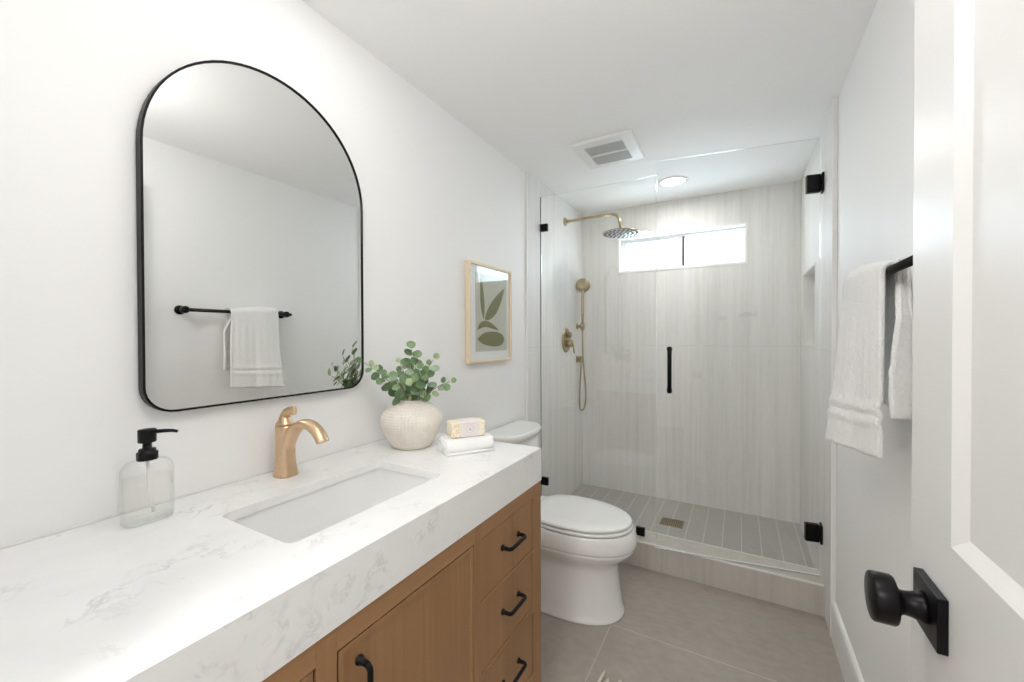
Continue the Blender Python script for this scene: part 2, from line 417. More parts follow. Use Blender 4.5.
# ------------------------------------------------------------------ window in the shower
win = struct('window_1', MB().box(WX0-.002, WX0+.012, YB-.004, YB+.10, WZ0-.002, WZ1+.002).box(WX1-.012, WX1+.002, YB-.004, YB+.10, WZ0-.002, WZ1+.002)
             .box(WX0+.012, WX1-.012, YB-.004, YB+.10, WZ1-.010, WZ1+.002).box(WX0+.012, WX1-.012, YB-.004, YB+.10, WZ0-.002, WZ0+.010), trim_m)
win['label'] = 'white sliding window high on the shower back wall'
def rect_frame(mb, x0, x1, z0, z1, y0, y1, t, tt=None):
    tt = tt or t
    mb.box(x0, x0+t, y0, y1, z0, z1).box(x1-t, x1, y0, y1, z0, z1).box(x0+t, x1-t, y0, y1, z0, z0+tt).box(x0+t, x1-t, y0, y1, z1-tt, z1); return mb
a0, a1, b0, b1 = WX0+.012, WX1-.012, WZ0+.010, WZ1-.010
spart('window_frame', rect_frame(MB(), a0, a1, b0, b1, YB+.055, YB+.10, .018, .016), vinyl, win, bevel=.0015)
xm = .735
s1 = spart('sash', rect_frame(MB(), a0+.016, xm+.024, b0+.014, b1-.014, YB+.058, YB+.076, .022, .014), vinyl, win, bevel=.0015)
spart('pane', MB().box(a0+.036, xm+.004, YB+.065, YB+.069, b0+.026, b1-.026), win_glass, s1)
spart('latch', MB().box(xm-.010, xm+.004, YB+.046, YB+.058, 1.875, 1.945, .004).box(xm-.008, xm+.000, YB+.036, YB+.046, 1.90, 1.93, .002), vinyl, s1)
s2 = spart('sash', rect_frame(MB(), xm+.03, a1-.016, b0+.014, b1-.014, YB+.078, YB+.096, .012, .010), vinyl, win, bevel=.0015)
spart('pane', MB().box(xm+.040, a1-.026, YB+.084, YB+.088, b0+.022, b1-.022), win_glass, s2)
spart('sash_gap_shade', MB().box(xm+.0245, xm+.040, YB+.066, YB+.078, b0+.02, b1-.016), dark_strip, win)  # dark fill painted as the shade in the gap between the sashes

# ------------------------------------------------------------------ room door (open, standing along the right wall)
DXF, DXB, DY0, DY1 = 1.345, 1.380, .012, .772     # face toward the room, back, hinge side, free edge
dr = bpy.data.objects.new('door_1', None); dr.location = (DXF, DY0, .01); C.objects.link(dr)
dr['kind'] = 'structure'; dr['label'] = 'white panel door standing open at the right edge'
ZD0, ZD1 = .010, 2.035
py0, py1 = DY0+.115, .650
panels = [(1.042, ZD1-.115), (ZD0+.2, .80)]
mb = MB()
mb.box(DXF, DXB, py1, DY1, ZD0, ZD1); mb.box(DXF, DXB, DY0, py0, ZD0, ZD1)
zs = [(ZD0, panels[1][0]), (panels[1][1], panels[0][0]), (panels[0][1], ZD1)]
for z0, z1 in zs: mb.box(DXF, DXB, py0, py1, z0, z1)
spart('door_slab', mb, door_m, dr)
for z0, z1 in panels:
    mb = MB(); g = .016; dp = .010
    a = [(DXF, py0, z0), (DXF, py1, z0), (DXF, py1, z1), (DXF, py0, z1)]
    b_ = [(DXF+dp, py0+g, z0+g), (DXF+dp, py1-g, z0+g), (DXF+dp, py1-g, z1-g), (DXF+dp, py0+g, z1-g)]
    c = [(DXB-.006, p[1], p[2]) for p in a]
    mb.loft([c, a, b_], smooth=False)
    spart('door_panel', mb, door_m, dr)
# knob set
ky, kz = .691, .945
kn = spart('door_knob', MB().lathe([(.0185, 0), (.0185, -.004), (.0165, -.007), (.0150, -.013), (.0140, -.020), (.0155, -.023), (.021, -.0265), (.0285, -.0285), (.0300, -.031), (.0300, -.0500), (.0285, -.052), (.0, -.053)], (1.335, ky, kz), 'X', 48), black_soft, dr)
spart('rose_plate', MB().box(1.335, DXF, ky-.0385, ky+.0385, kz-.0325, kz+.0325, .0012), black_soft, kn)

# ================================================================== VANITY
VY0, VY1, VXF = .012, 1.2208, .5535
VZ0, VZ1 = 0.0, .806
van = thing('vanity_cabinet', (.27, .61, 0), 'brown wood vanity cabinet with black pulls under the white countertop', 'cabinet')
mb = MB()
# carcass sides, back, deck
mb.box(.004, VXF-.02, VY0, VY0+.018, .0, VZ1).box(.004, VXF-.02, VY0+.018, VY1-.018, .10, .118).box(.004, .016, VY0+.018, VY1-.018, .118, VZ1)
mb.box(.016, VXF-.02, .424, .440, .118, VZ1-.13).box(.016, VXF-.02, .856, .872, .118, VZ1-.13)
spart('carcass', mb, wood_z, van)
spart('side_panel', MB().box(.004, VXF-.02, VY1-.018, VY1, 0, VZ1), wood_z, van)
bays = [(.100, .394), (.438, .828), (.866, 1.160)]   # left drawers, door, right drawers
rows = [(.600, .762), (.413, .585), (.200, .391)]
st = [(VY0, .097), (.397, .435), (.831, .863), (1.163, VY1)]
for k, (y0, y1) in enumerate(st):
    spart('stile', MB().box(VXF-.02, VXF, y0, y1, .0 if k in (0, 3) else .12, VZ1, .0008), wood_z, van)
for (y0, y1) in ((.097, .397), (.435, .831), (.863, 1.163)):
    spart('rail', MB().box(VXF-.02, VXF, y0, y1, .765, VZ1, .0008), wood_y, van)
    spart('rail', MB().box(VXF-.02, VXF, y0, y1, .12, .197, .0008), wood_y, van)
for (y0, y1) in ((.097, .397), (.863, 1.163)):
    spart('rail', MB().box(VXF-.02, VXF, y0, y1, .588, .597, .0008), wood_y, van)
    spart('rail', MB().box(VXF-.02, VXF, y0, y1, .394, .410, .0008), wood_y, van)
def pull(a, b, out, parent, name='pull_handle'):
    """bar pull between two points of the front, standing out along +x"""
    a, b = Vector(a), Vector(b); o = Vector((out, 0, 0)); d = (b-a).normalized(); m_ = MB()
    for p in (a, b):
        m_.lathe([(.0085, 0), (.0085, .003), (.0055, .005), (.0052, out-.010)], p, 'X', 20)
    k = .010
    pts = []
    for i in range(7):
        t = PI/2*i/6; pts.append(a + d*(k-k*math.cos(t)) + Vector((out-k+k*math.sin(t), 0, 0)))
    for i in range(7):
        t = PI/2*i/6; pts.append(b - d*(k-k*math.sin(t)) + Vector((out-k+k*math.cos(t), 0, 0)))
    m_.tube(pts, .0053, 14)
    return spart(name, m_, black_m, parent)
def front(name, y0, y1, z0, z1):
    mb = MB(); x0, x1 = VXF-.020, VXF-.0005; g = .010; dp = .006
    o_ = [(y0, z0), (y1, z0), (y1, z1), (y0, z1)]
    i_ = [(y0+g, z0+g), (y1-g, z0+g), (y1-g, z1-g), (y0+g, z1-g)]
    mb.loft([[(x0, y, z) for y, z in o_], [(x1, y, z) for y, z in o_], [(x1, y, z) for y, z in i_], [(x1-dp*.5, y, z) for y, z in [(y0+g+.001, z0+g+.001), (y1-g-.001, z0+g+.001), (y1-g-.001, z1-g-.001), (y0+g+.001, z1-g-.001)]]], smooth=False)
    return spart(name, mb, wood_z, van)
def drawer_front(y0, y1, z0, z1):
    mb = MB().box(VXF-.020, VXF-.003, y0, y1, z0, z1, .0012)
    d = spart('drawer', mb, wood_z, van)
    ym, zm = (y0+y1)/2, (z0+z1)/2+.010
    pull((VXF-.003, ym-.039, zm), (VXF-.003, ym+.053, zm), .028, d)
for (y0, y1) in (bays[0], bays[2]):
    for (z0, z1) in rows: drawer_front(y0, y1, z0, z1)
dd = front('door', bays[1][0], bays[1][1], .200, .762)
pull((VXF-.0005, .480, .720), (VXF-.0005, .480, .598), .028, dd)

# countertop: slab with the sink cut out, thick front and end apron
SX0, SX1, SY0, SY1 = .188, .434, .430, .856
CX, CYA, CYB, CZ, CB = .5555, .004, 1.2220, .9144, .8073
def rrect(x0, x1, y0, y1, r, n=6):
    pts = []
    for cx, cy, a0 in ((x1-r, y1-r, 0), (x0+r, y1-r, PI/2), (x0+r, y0+r, PI), (x1-r, y0+r, 1.5*PI)):
        for i in range(n+1):
            a = a0+PI/2*i/n; pts.append((cx+r*math.cos(a), cy+r*math.sin(a)))
    return pts
def corner_rect(x0, x1, y0, y1, n=6):
    pts = []
    for cx, cy in ((x1, y1), (x0, y1), (x0, y0), (x1, y0)): pts += [(cx, cy)]*(n+1)
    return pts
inner = rrect(SX0, SX1, SY0, SY1, .018)
outer4 = [(CX, CYB), (.001, CYB), (.001, CYA), (CX, CYA)]
ct = thing('countertop', (.28, .61, CB), 'white veined quartz countertop with thick apron and sink cutout', 'countertop')
mb = MB(); b = mb.b
def ring_faces(z, flip):
    ov = [b.verts.new((x, y, z)) for x, y in outer4]; iv = [b.verts.new((x, y, z)) for x, y in inner]
    n = 7
    for k in range(4):
        for i in range(n-1):
            b.faces.new((ov[k], iv[k*n+i], iv[k*n+i+1]))
        k2 = (k+1) % 4
        b.faces.new((ov[k], iv[k*n+n-1], iv[(k2*n) % len(iv)], ov[k2]))
    return ov, iv
ot, it = ring_faces(CZ, 0); ob, ib = ring_faces(CZ-.020, 1)
for i in range(4): b.faces.new((ot[i], ot[(i+1) % 4], ob[(i+1) % 4], ob[i]))
for i in range(len(it)): b.faces.new((it[i], it[(i+1) % len(it)], ib[(i+1) % len(it)], ib[i]))
spart('slab', mb, quartz_m, ct)
spart('front_apron', MB().box(CX-.020, CX, CYA, CYB, CB, CZ-.020), quartz_m, ct)
spart('end_apron', MB().box(.001, CX-.020, CYB-.004, CYB, CB, CZ-.020), quartz_m, ct)
spart('caulk_line', MB().box(.0002, .005, CYA, CYB, CZ, CZ+.004, .0015), caulk, ct)

# undermount sink
sk = thing('sink', (.31, .643, .76), 'white rectangular undermount sink set into the countertop', 'sink')
mb = MB(); rings = []
e = .006; zt = CZ-.0205
for (dx, z, r) in ((e, zt, .022), (e-.004, zt-.03, .024), (-.002, zt-.085, .032), (-.012, zt-.110, .045), (-.045, zt-.122, .06), (-.095, zt-.126, .02)):
    rings.append([(x, y, z) for x, y in rrect(SX0-dx, SX1+dx, SY0-dx, SY1+dx, r)])
mb.loft(rings, cap0=False, cap1=True)
o2 = [[(x, y, z-.010 if k > 2 else z) for x, y in rrect(SX0-dx-.010, SX1+dx+.010, SY0-dx-.010, SY1+dx+.010, r+.01)] for k, (dx, z, r) in enumerate(((e, zt, .022), (e-.004, zt-.03, .024), (-.002, zt-.085, .032), (-.012, zt-.110, .045), (-.045, zt-.122, .06), (-.095, zt-.126, .02)))]
mb.loft(o2, cap0=False, cap1=True)
# rim joining the two shells
mb.loft([rings[0], o2[0]], False, False, smooth=False)
spart('basin', mb, porcelain, sk)
spart('drain', MB().lathe([(.021, 0), (.021, .003), (.016, .0035), (.015, .0015), (0, .0012)], (.31, .643, zt-.1262), 'Z', 28), bronze, sk)

# ================================================================== FAUCET
FX, FY = .064, .647
fa = thing('faucet', (FX, FY, CZ), 'champagne bronze single handle faucet behind the sink', 'faucet')
mb = MB()
def sq(cx, cy, z, ax, ay, n=28, p=2.6):
    out = []
    for k in range(n):
        a = 2*PI*k/n; c_, s_ = math.cos(a), math.sin(a)
        out.append((cx+ax*math.copysign(abs(c_)**(2/p), c_), cy+ay*math.copysign(abs(s_)**(2/p), s_), z))
    return out
prof = [(0, .0300, .0270), (.004, .0302, .0272), (.010, .0285, .0258), (.025, .0262, .0240), (.05, .0240, .0222), (.08, .0235, .0216), (.105, .0238, .0218), (.128, .0242, .0220), (.136, .0240, .0218)]
mb.loft([sq(FX, FY, CZ+h, a, b_) for h, a, b_ in prof])
spart('faucet_body', mb, bronze, fa)
# spout: leaves the upper body, arcs forward, ends pointing down
pts = []; rad = []
P = [(FX+.006, CZ+.075), (FX+.026, CZ+.108), (FX+.050, CZ+.132), (FX+.080, CZ+.146), (FX+.110, CZ+.146), (FX+.136, CZ+.134), (FX+.152, CZ+.118), (FX+.158, CZ+.108)]
cv = catmull([(x, FY, z) for x, z in P])
n_ = len(cv)
rad = [(.0125+.006*max(0, 1-3*i/n_), .0185-.002*i/n_) for i in range(n_)]
spart('spout', MB().tube(cv, rad, 20), bronze, fa)
mb = MB()
mb.loft([sq(FX-.001, FY, CZ+h, a, b_, p=2.3) for h, a, b_ in ((.1375, .0238, .0216), (.140, .0236, .0214), (.146, .0185, .0180), (.153, .0145, .0150), (.160, .0112, .0125))])
hv = catmull([(FX-.006, FY, CZ+.146), (FX-.006, FY, CZ+.158), (FX+.004, FY, CZ+.168), (FX+.024, FY, CZ+.176), (FX+.046, FY, CZ+.179)])
mb.tube(hv, [(.0105-.0050*i/len(hv), .0120) for i in range(len(hv)-1)]+[(.003, .008)], 16)
spart('handle', mb, bronze, fa)

# ================================================================== SOAP DISPENSER
sx, sy = .086, .348
sd = thing('soap_dispenser', (sx, sy, CZ), 'clear glass soap dispenser with black pump left of the sink', 'soap dispenser')
def ov(z, ax, ay, p=3.0, n=40): return sq(sx, sy, z, ax, ay, n, p)
mb = MB()
mb.loft([ov(CZ+h, a, b_, p) for h, a, b_, p in ((.0, .021, .036, 3), (.002, .0235, .0395, 3), (.006, .025, .041, 3), (.05, .0255, .0415, 3), (.106, .0250, .0412, 3), (.114, .0235, .0385, 2.9), (.120, .021, .034, 2.7), (.1235, .018, .030, 2.4), (.126, .0165, .018, 2)) ], cap1=False)
spart('bottle', mb.xf(Matrix.Translation((0, 0, .0007))), bottle_glass, sd)
mb = MB()
mb.loft([ov(CZ+h, a, b_, 3) for h, a, b_ in ((.0105, .0205, .0365), (.0085, .0225, .0385), (.005, .0235, .0395), (.0025, .0215, .0375), (.004, .012, .022))])
spart('thick_base', mb, bottle_glass, sd)
mb = MB()
mb.loft([ov(CZ+h, a, b_, p) for h, a, b_, p in ((.012, .018, .034, 3), (.016, .0215, .0375, 3), (.05, .0225, .0385, 3), (.092, .0225, .0385, 3))])
spart('liquid_soap', mb, soap_liquid, sd)
spart('dip_tube', MB().tube([(sx, sy, CZ+.122), (sx+.001, sy+.002, CZ+.06), (sx+.004, sy+.008, CZ+.016)], .0028, 10), plastic_w, sd)
mb = MB().lathe([(.0165, .1245), (.0172, .126), (.0172, .139), (.0165, .1405), (.0140, .141), (.0140, .1455), (.0130, .147), (.0075, .1475), (.0075, .159), (.0140, .160), (.0148, .162), (.0148, .184), (.0142, .186), (0, .1865)], (sx, sy, CZ), 'Z', 32)
spart('pump', mb, black_p, sd)
nz_d = Vector((.60, .80, 0)).normalized(); p0 = Vector((sx, sy, CZ+.180))
spart('nozzle', MB().tube([p0+nz_d*.010, p0+nz_d*.03+Vector((0, 0, .0005)), p0+nz_d*.042+Vector((0, 0, -.0005)), p0+nz_d*.050+Vector((0, 0, -.003))], [.0042, .0038, .0034, .0030], 12), black_p, sd)

# ================================================================== MIRROR
MY0, MY1, MZ0, MZT = .362, .942, 1.119, 1.998
mi = thing('mirror', (.012, .65, MZ0), 'tall black framed arched mirror on the wall above the sink', 'mirror')
R_ = (MY1-MY0)/2; rb = .058
def arch(inset, n=40):
    y0, y1, z0, zt = MY0+inset, MY1-inset, MZ0+inset, MZT-inset
    r = (y1-y0)/2; rc = rb-inset*.7; pts = []
    for i in range(9):
        a = PI+PI/2*i/8; pts.append((y0+rc+rc*math.cos(a), z0+rc+rc*math.sin(a)))
    for i in range(9):
        a = 1.5*PI+PI/2*i/8; pts.append((y1-rc+rc*math.cos(a), z0+rc+rc*math.sin(a)))
    for i in range(n+1):
        a = PI*i/n; pts.append(((y0+y1)/2+r*math.cos(a), zt-r+r*math.sin(a)))
    return pts
fo, fi = arch(0), arch(.0045)
mb = MB()
L = [[(.002, y, z) for y, z in fo], [(.027, y, z) for y, z in fo], [(.027, y, z) for y, z in fi], [(.002, y, z) for y, z in fi]]
mb.loft(L, False, False, smooth=False); mb.loft([L[3], L[0]], False, False, smooth=False)
bmesh.ops.remove_doubles(mb.b, verts=mb.b.verts[:], dist=1e-5)
spart('mirror_frame', mb, black_m, mi, bevel=.0008)
g_ = arch(.0043)
spart('mirror_glass', MB().loft([[(.006, y, z) for y, z in g_], [(.023, y, z) for y, z in g_]], smooth=False), mirror_m, mi)

# ================================================================== FRAMED PRINT
PY0, PY1, PZ0, PZ1 = 1.556, 1.964, 1.160, 1.650
pi_ = thing('framed_print', (.012, 1.754, PZ0), 'pale wood framed leaf print on the wall above the toilet', 'picture')
mb = MB(); t_ = .012
mb.box(.002, .026, PY0, PY0+t_, PZ0, PZ1).box(.002, .026, PY1-t_, PY1, PZ0, PZ1).box(.002, .026, PY0+t_, PY1-t_, PZ0, PZ0+t_).box(.002, .026, PY0+t_, PY1-t_, PZ1-t_, PZ1)
spart('picture_frame', mb, maple, pi_, bevel=.0008)
spart('mat_board', MB().box(.004, .012, PY0+t_, PY1-t_, PZ0+t_, PZ1-t_), mat_board, pi_)
ay0, ay1, az0, az1 = 1.626, 1.925, 1.214, 1.606
mb = MB(); mb.box(.012, .0128, ay0, ay1, az0, az1); mb.mi = 1
def leafshape(base, tip, width, bend, n=16):
    b2, t2 = Vector(base), Vector(tip); ax = t2-b2; nr = Vector((-ax.y, ax.x)).normalized(); L_ = ax.length
    up_, dn = [], []
    for i in range(n+1):
        t = i/n; wv_ = width*math.sin(PI*t**.8)**.85; c_ = b2+ax*t+nr*bend*math.sin(PI*t)
        up_.append(c_+nr*wv_); dn.append(c_-nr*wv_)
    ring = up_+dn[-2:0:-1]
    AW, AH = ay1-ay0, az1-az0
    mb.poly([(.0132, ay0+p.x*AW, az0+p.y*AH) for p in ring])
leafshape((.24, .41), (.16, .98), .060, .01); leafshape((.27, .41), (.93, .86), .100, -.03)
AW, AH = ay1-ay0, az1-az0
def curve_leaf(top, bot):
    n = 18; up_ = catmull([(x, 0, z) for x, z in top], 5); dn = catmull([(x, 0, z) for x, z in bot], 5)
    mb.poly([(.0132, ay0+p.x*AW, az0+p.z*AH) for p in up_ + list(reversed(dn))[1:-1]])
curve_leaf([(.04, .27), (.12, .355), (.27, .395), (.45, .375), (.62, .32), (.73, .27)], [(.04, .27), (.20, .305), (.34, .315), (.50, .295), (.73, .27)])
curve_leaf([(.04, .155), (.20, .225), (.42, .255), (.68, .250), (.86, .205), (.92, .145)], [(.04, .155), (.22, .095), (.45, .065), (.68, .058), (.84, .085), (.92, .145)])
spart('leaf_art', mb, [art_bg, art_leaf], pi_)
spart('glazing', MB().box(.018, .020, PY0+t_, PY1-t_, PZ0+t_, PZ1-t_), pic_glass, pi_)

# ================================================================== VASE + EUCALYPTUS
vx, vy = .156, 1.034
vz = tag(build('vase', MB().lathe([(.0, 0.0019), (.058, 0.0000), (.064, 0.0029), (.075, 0.0191), (.092, 0.0478), (.1025, 0.0764), (.1045, 0.0936), (.100, 0.1108), (.086, 0.1280), (.066, 0.1432), (.050, 0.1509), (.0445, 0.1528), (.0435, 0.1585), (.0405, 0.1595), (.038, 0.1538), (.045, 0.1461), (.080, 0.1280), (.095, 0.1003), (.085, 0.0573), (.05, 0.0191), (0, 0.0143)], (vx, vy, CZ+.0006), 'Z', 56), vase_m),
         'round cream textured ceramic vase on the far end of the counter', 'vase')
eu = thing('eucalyptus_bouquet', (vx, vy, CZ+.10), 'green eucalyptus sprigs standing in the cream vase', 'plant')
Rh = Vector((.871, .491, 0)); Fh = Vector((-.491, .871, 0)); Uz = Vector((0, 0, 1))
def leaf(mb, c, nrm, tdir, L_, Wd):
    nrm = nrm.normalized(); tdir = (tdir-nrm*tdir.dot(nrm)).normalized(); sd_ = nrm.cross(tdir)
    mid = [mb.b.verts.new(c+tdir*L_*q+nrm*L_*(-.06+.10*q*q)) for q in (0, .33, .66, 1)]
    sides = []
    for s_ in (1, -1):
        sides.append([mb.b.verts.new(c+tdir*L_*q+sd_*s_*Wd*h+nrm*Wd*.16*h) for q, h in ((.10, .30), (.32, .49), (.66, .49), (.90, .27))])
    a = sides[0]; bq = sides[1]
    fs = []
    for sd2, fl in ((a, 0), (bq, 1)):
        quads = [(mid[0], sd2[0], sd2[1], mid[1]), (mid[1], sd2[1], sd2[2], mid[2]), (mid[2], sd2[2], sd2[3], mid[3])]
        for q in quads: fs.append(mb.b.faces.new(q if not fl else tuple(reversed(q))))
    k = random.choices((0, 1, 2, 3), (.32, .36, .16, .16))[0]
    for f in fs: f.material_index = k; f.smooth = True
NK = Vector((vx, vy, CZ+.150))
sprigs = [  # screen-right, up, depth offsets of the tip from the neck, leaf size, leaf pairs
    (-.090, .115, -.06, .036, 5), (-.045, .130, .02, .036, 5), (.005, .180, -.02, .038, 6), (.030, .150, -.05, .038, 5),
    (.080, .115, -.08, .035, 5), (.138, .075, -.05, .036, 6), (-.075, .070, -.07, .038, 4), (.025, .080, -.09, .038, 4),
    (-.030, .085, -.08, .038, 4), (-.145, .140, -.06, .031, 6), (.075, .145, .00, .034, 5)]
for (sx_, sz_, sdp, ls, nl) in sprigs:
    tip = NK + Rh*sx_ + Uz*sz_ + Fh*sdp
    tip.x = max(tip.x, .032)
    base = NK + Rh*sx_*.10 + Fh*sdp*.12 + Uz*-.045
    ctrl = NK + Rh*sx_*.28 + Fh*sdp*.4 + Uz*sz_*.55
    ctrl.x = max(ctrl.x, .035)
    pts = [(1-t)**2*base+2*t*(1-t)*ctrl+t*t*tip for t in [i/12 for i in range(13)]]
    st_ = spart('stem', MB().tube(pts, [.0018-.0009*i/12 for i in range(13)], 8), stem_m, eu)
    mb = MB()
    for j in range(nl):
        t = .34+.66*j/(nl-1); i = min(11, int(t*12)); p = pts[i].lerp(pts[i+1], t*12-i); d = (pts[i+1]-pts[i]).normalized()
        sides_ = (1, -1) if j < nl-1 else (0,)
        a = random.uniform(0, PI)
        per = d.orthogonal().normalized(); per = Matrix.Rotation(a, 3, d) @ per
        for s_ in sides_:
            td = (per*s_*.9+d*.5+Uz*.1) if s_ else d
            nr = Vector((random.uniform(.1, .9), random.uniform(-1.0, -.2), random.uniform(-.1, .9)))
            c_ = p + td.normalized()*.004; q = ls*random.uniform(.70, 1.05)*(1.0 if j < nl-2 else .8)
            if c_.x < .03+q*.7: td = Vector((abs(td.x)*.4+.1, td.y, td.z))
            leaf(mb, c_, nr, td, q, q*random.uniform(.82, 1.0))
    spart('leaves', mb, leaf_ms, st_)

# ================================================================== ROLLED HAND TOWEL + SOAP
ht_c = Vector((.350, 1.081, CZ)); ax = Vector((.59, .81, 0)).normalized(); nx = Vector((ax.y, -ax.x, 0))   # ax runs along the fold, nx faces the room
def tow(u, v, z): return ht_c+ax*u+nx*v+Uz*z
ht = thing('hand_towel', tuple(ht_c), 'small white folded hand towel on the counter beside the vase', 'towel')
def pill(hw, z0, z1, n=9):
    r = (z1-z0)/2; out = []
    for i in range(n): a = -PI/2+PI*i/(n-1); out.append((hw-r+r*math.cos(a), z0+r+r*math.sin(a)))
    for i in range(n): a = PI/2+PI*i/(n-1); out.append((-hw+r+r*math.cos(a), z0+r+r*math.sin(a)))
    return out
mb = MB(); rings = []
for u, k in ((-.082, .80), (-.080, .92), (-.074, .985), (-.04, 1.0), (0, .985), (.04, 1.0), (.070, .985), (.079, .93), (.082, .82)):
    rings.append([tow(u+.002*math.sin(9*z*40), v*k, .0005+z*(.94+.06*k)+.0012*math.sin(u*60+v*50)*(1 if z > .02 else 0)) for v, z in pill(.047, 0, .046)])
mb.loft(rings); spart('outer_fold', mb, cotton_m, ht)
mb = MB()   # the rolled layers showing at the near end and along the front
sp = []
for i in range(40):
    t = i/39; a = t*2.4*2*PI; r = .0195*(1-.82*t); sp.append((r*2.0*math.cos(a), .0235+r*math.sin(a)))
mb.loft([[tow(u, v, z) for v, z in sp] for u in (-.0865, -.080)], False, False, closed=False)
spart('rolled_layers', mb, cotton_m, ht, solid=.0035)
mb = MB().loft([[tow(u, v, z) for v, z in ((.030, .0008), (.050, .0008), (.0515, .004), (.050, .0075), (.030, .0075))] for u in (-.079, 0, .079)])
spart('lower_flap', mb, cotton_m, ht)
so = thing('soap_bar', tuple(tow(.002, -.002, .0475)), 'wrapped soap bar with pale paper band on the small folded towel', 'soap')
Ms = Matrix((ax, -nx, Uz)).transposed().to_4x4(); Ms.translation = tow(.000, -.004, .0485)
so_mat = lambda m_: m_.xf(Ms)
spart('wrapper', so_mat(MB().box(-.058, .058, -.029, .029, 0, .049, .005, 3)), soap_m, so)
spart('paper_band', so_mat(MB().box(-.029, .037, -.0305, .0305, -.0002, .0505, .004, 3)), wrap_m, so)
mb = MB()   # little crest with a ring on the band
def ringdisc(cx, cz, r0_, r1_, y):
    n = 24
    for k in range(n):
        a0, a1 = 2*PI*k/n, 2*PI*(k+1)/n
        mb.poly([(cx+r0_*math.cos(a0), y, cz+r0_*math.sin(a0)), (cx+r1_*math.cos(a0), y, cz+r1_*math.sin(a0)), (cx+r1_*math.cos(a1), y, cz+r1_*math.sin(a1)), (cx+r0_*math.cos(a1), y, cz+r0_*math.sin(a1))])
ringdisc(.004, .026, .0125, .0135, -.0308)
mb.poly([(.004-.005, -.0308, .021), (.004+.005, -.0308, .021), (.004, -.0308, .033)])
for z in (.0075, .0435): mb.poly([(-.022, -.0308, z), (.030, -.0308, z), (.030, -.0308, z+.0007), (-.022, -.0308, z+.0007)])
spart('printed_crest', so_mat(mb), ink_m, so)

# ================================================================== TOILET
TC = 1.868
to = thing('toilet', (.36, TC, 0), 'white toilet with closed lid and skirted base between vanity and shower', 'toilet')
def egg(xb, xf, hw, z, n=48, xc=None, pb=3.2, pf=2.05):
    xc = xb+(xf-xb)*.42 if xc is None else xc
    out = []
    for k in range(n):
        a = 2*PI*k/n; c_, s_ = math.cos(a), math.sin(a)
        if c_ >= 0: p, rx = pf, xf-xc
        else: p, rx = pb, xc-xb
        out.append((xc+rx*math.copysign(abs(c_)**(2/p), c_), TC+hw*math.copysign(abs(s_)**(2/p), s_), z))
    return out
S = [(.0, .06, .668, .170), (.006, .06, .670, .171), (.012, .062, .666, .167), (.05, .062, .657, .158), (.11, .062, .648, .149), (.17, .062, .642, .144), (.225, .062, .643, .144),
     (.25, .062, .655, .150), (.27, .062, .680, .163), (.29, .062, .702, .176), (.305, .062, .714, .183), (.3165, .062, .720, .187), (.3190, .062, .714, .182), (.3215, .062, .7225, .1885), (.330, .062, .725, .190), (.36, .062, .726, .191), (.392, .062, .713, .187), (.398, .062, .707, .183)]
mb = MB(); mb.loft([egg(xb, xf, hw, z, xc=.40, pb=3.6, pf=2.2) for z, xb, xf, hw in S])
spart('bowl', mb, porcelain, to)
def slab(z0, z1, xb, xf, hw, r=.006, dome=0):
    mb = MB(); mb.loft([egg(xb+r*.6, xf-r*.6, hw-r*.6, z0, pb=2.8), egg(xb, xf, hw, z0+r*.5, pb=2.8), egg(xb, xf, hw, z1-r, pb=2.8), egg(xb+r*.4, xf-r*.4, hw-r*.4, z1-r*.35, pb=2.8), egg(xb+r*1.4, xf-r*1.4, hw-r*1.4, z1, pb=2.8), egg(xb+.05, xf-.07, hw-.06, z1+dome, pb=2.8)]); return mb
spart('seat', slab(.4015, .4160, .235, .708, .185), seat_m, to)
spart('seat_lid', slab(.4205, .436, .225, .704, .183, dome=.004), seat_m, to)
spart('seat_hinge', MB().box(.205, .245, TC-.09, TC+.09, .399, .428, .006), seat_m, to)
def dsec(z, hw, xf, k=0):
    out = []
    n = 24
    out += [(.012, TC-hw, z), (.012, TC+hw, z)]
    for i in range(n+1):
        a = PI/2-PI*i/n; s_, c_ = math.sin(a), math.cos(a)
        out.append((.055+(xf-.055)*abs(c_)**(2/2.5), TC+hw*math.copysign(abs(s_)**(2/3.2), s_), z))
    return out
mb = MB(); mb.loft([dsec(.37, .180, .195), dsec(.40, .183, .195), dsec(.60, .190, .188), dsec(.764, .192, .186)])
spart('tank', mb, porcelain, to)
mb = MB(); mb.loft([dsec(.7645, .196, .192), dsec(.768, .201, .200), dsec(.790, .204, .205), dsec(.797, .202, .202), dsec(.801, .195, .193)])
spart('tank_lid', mb, porcelain, to)

# ================================================================== SHOWER GLASS
GY = 2.372
gp = thing('glass_panel', (.37, GY, ZK), 'fixed clear glass shower panel standing left of the glass door', 'glass panel')
spart('pane', MB().box(.0155, .727, GY-.005, GY+.005, ZK+.003, 2.188), glass_m, gp)
mb = MB().box(.0150, .0155, GY-.0048, GY+.0048, ZK+.003, 2.188).box(.727, .7275, GY-.0048, GY+.0048, ZK+.003, 2.188).box(.0155, .727, GY-.0048, GY+.0048, 2.188, 2.1885)
spart('polished_edge', mb, edge_m, gp)
mb = MB().box(.0104, .0150, GY-.0045, GY+.0045, ZK+.003, 2.188)
spart('wall_gap_strip', mb, dark_strip, gp)  # dark strip filling the gap between wall tile and glass
def clamp(x0, x1, z0, z1): spart('clamp', MB().box(x0, x1, GY-.011, GY+.011, z0, z1, .0015), black_m, gp)
clamp(.0105, .060, 1.965, 2.012); clamp(.0105, .060, .33, .378); clamp(.615, .663, ZK+.0005, .192)

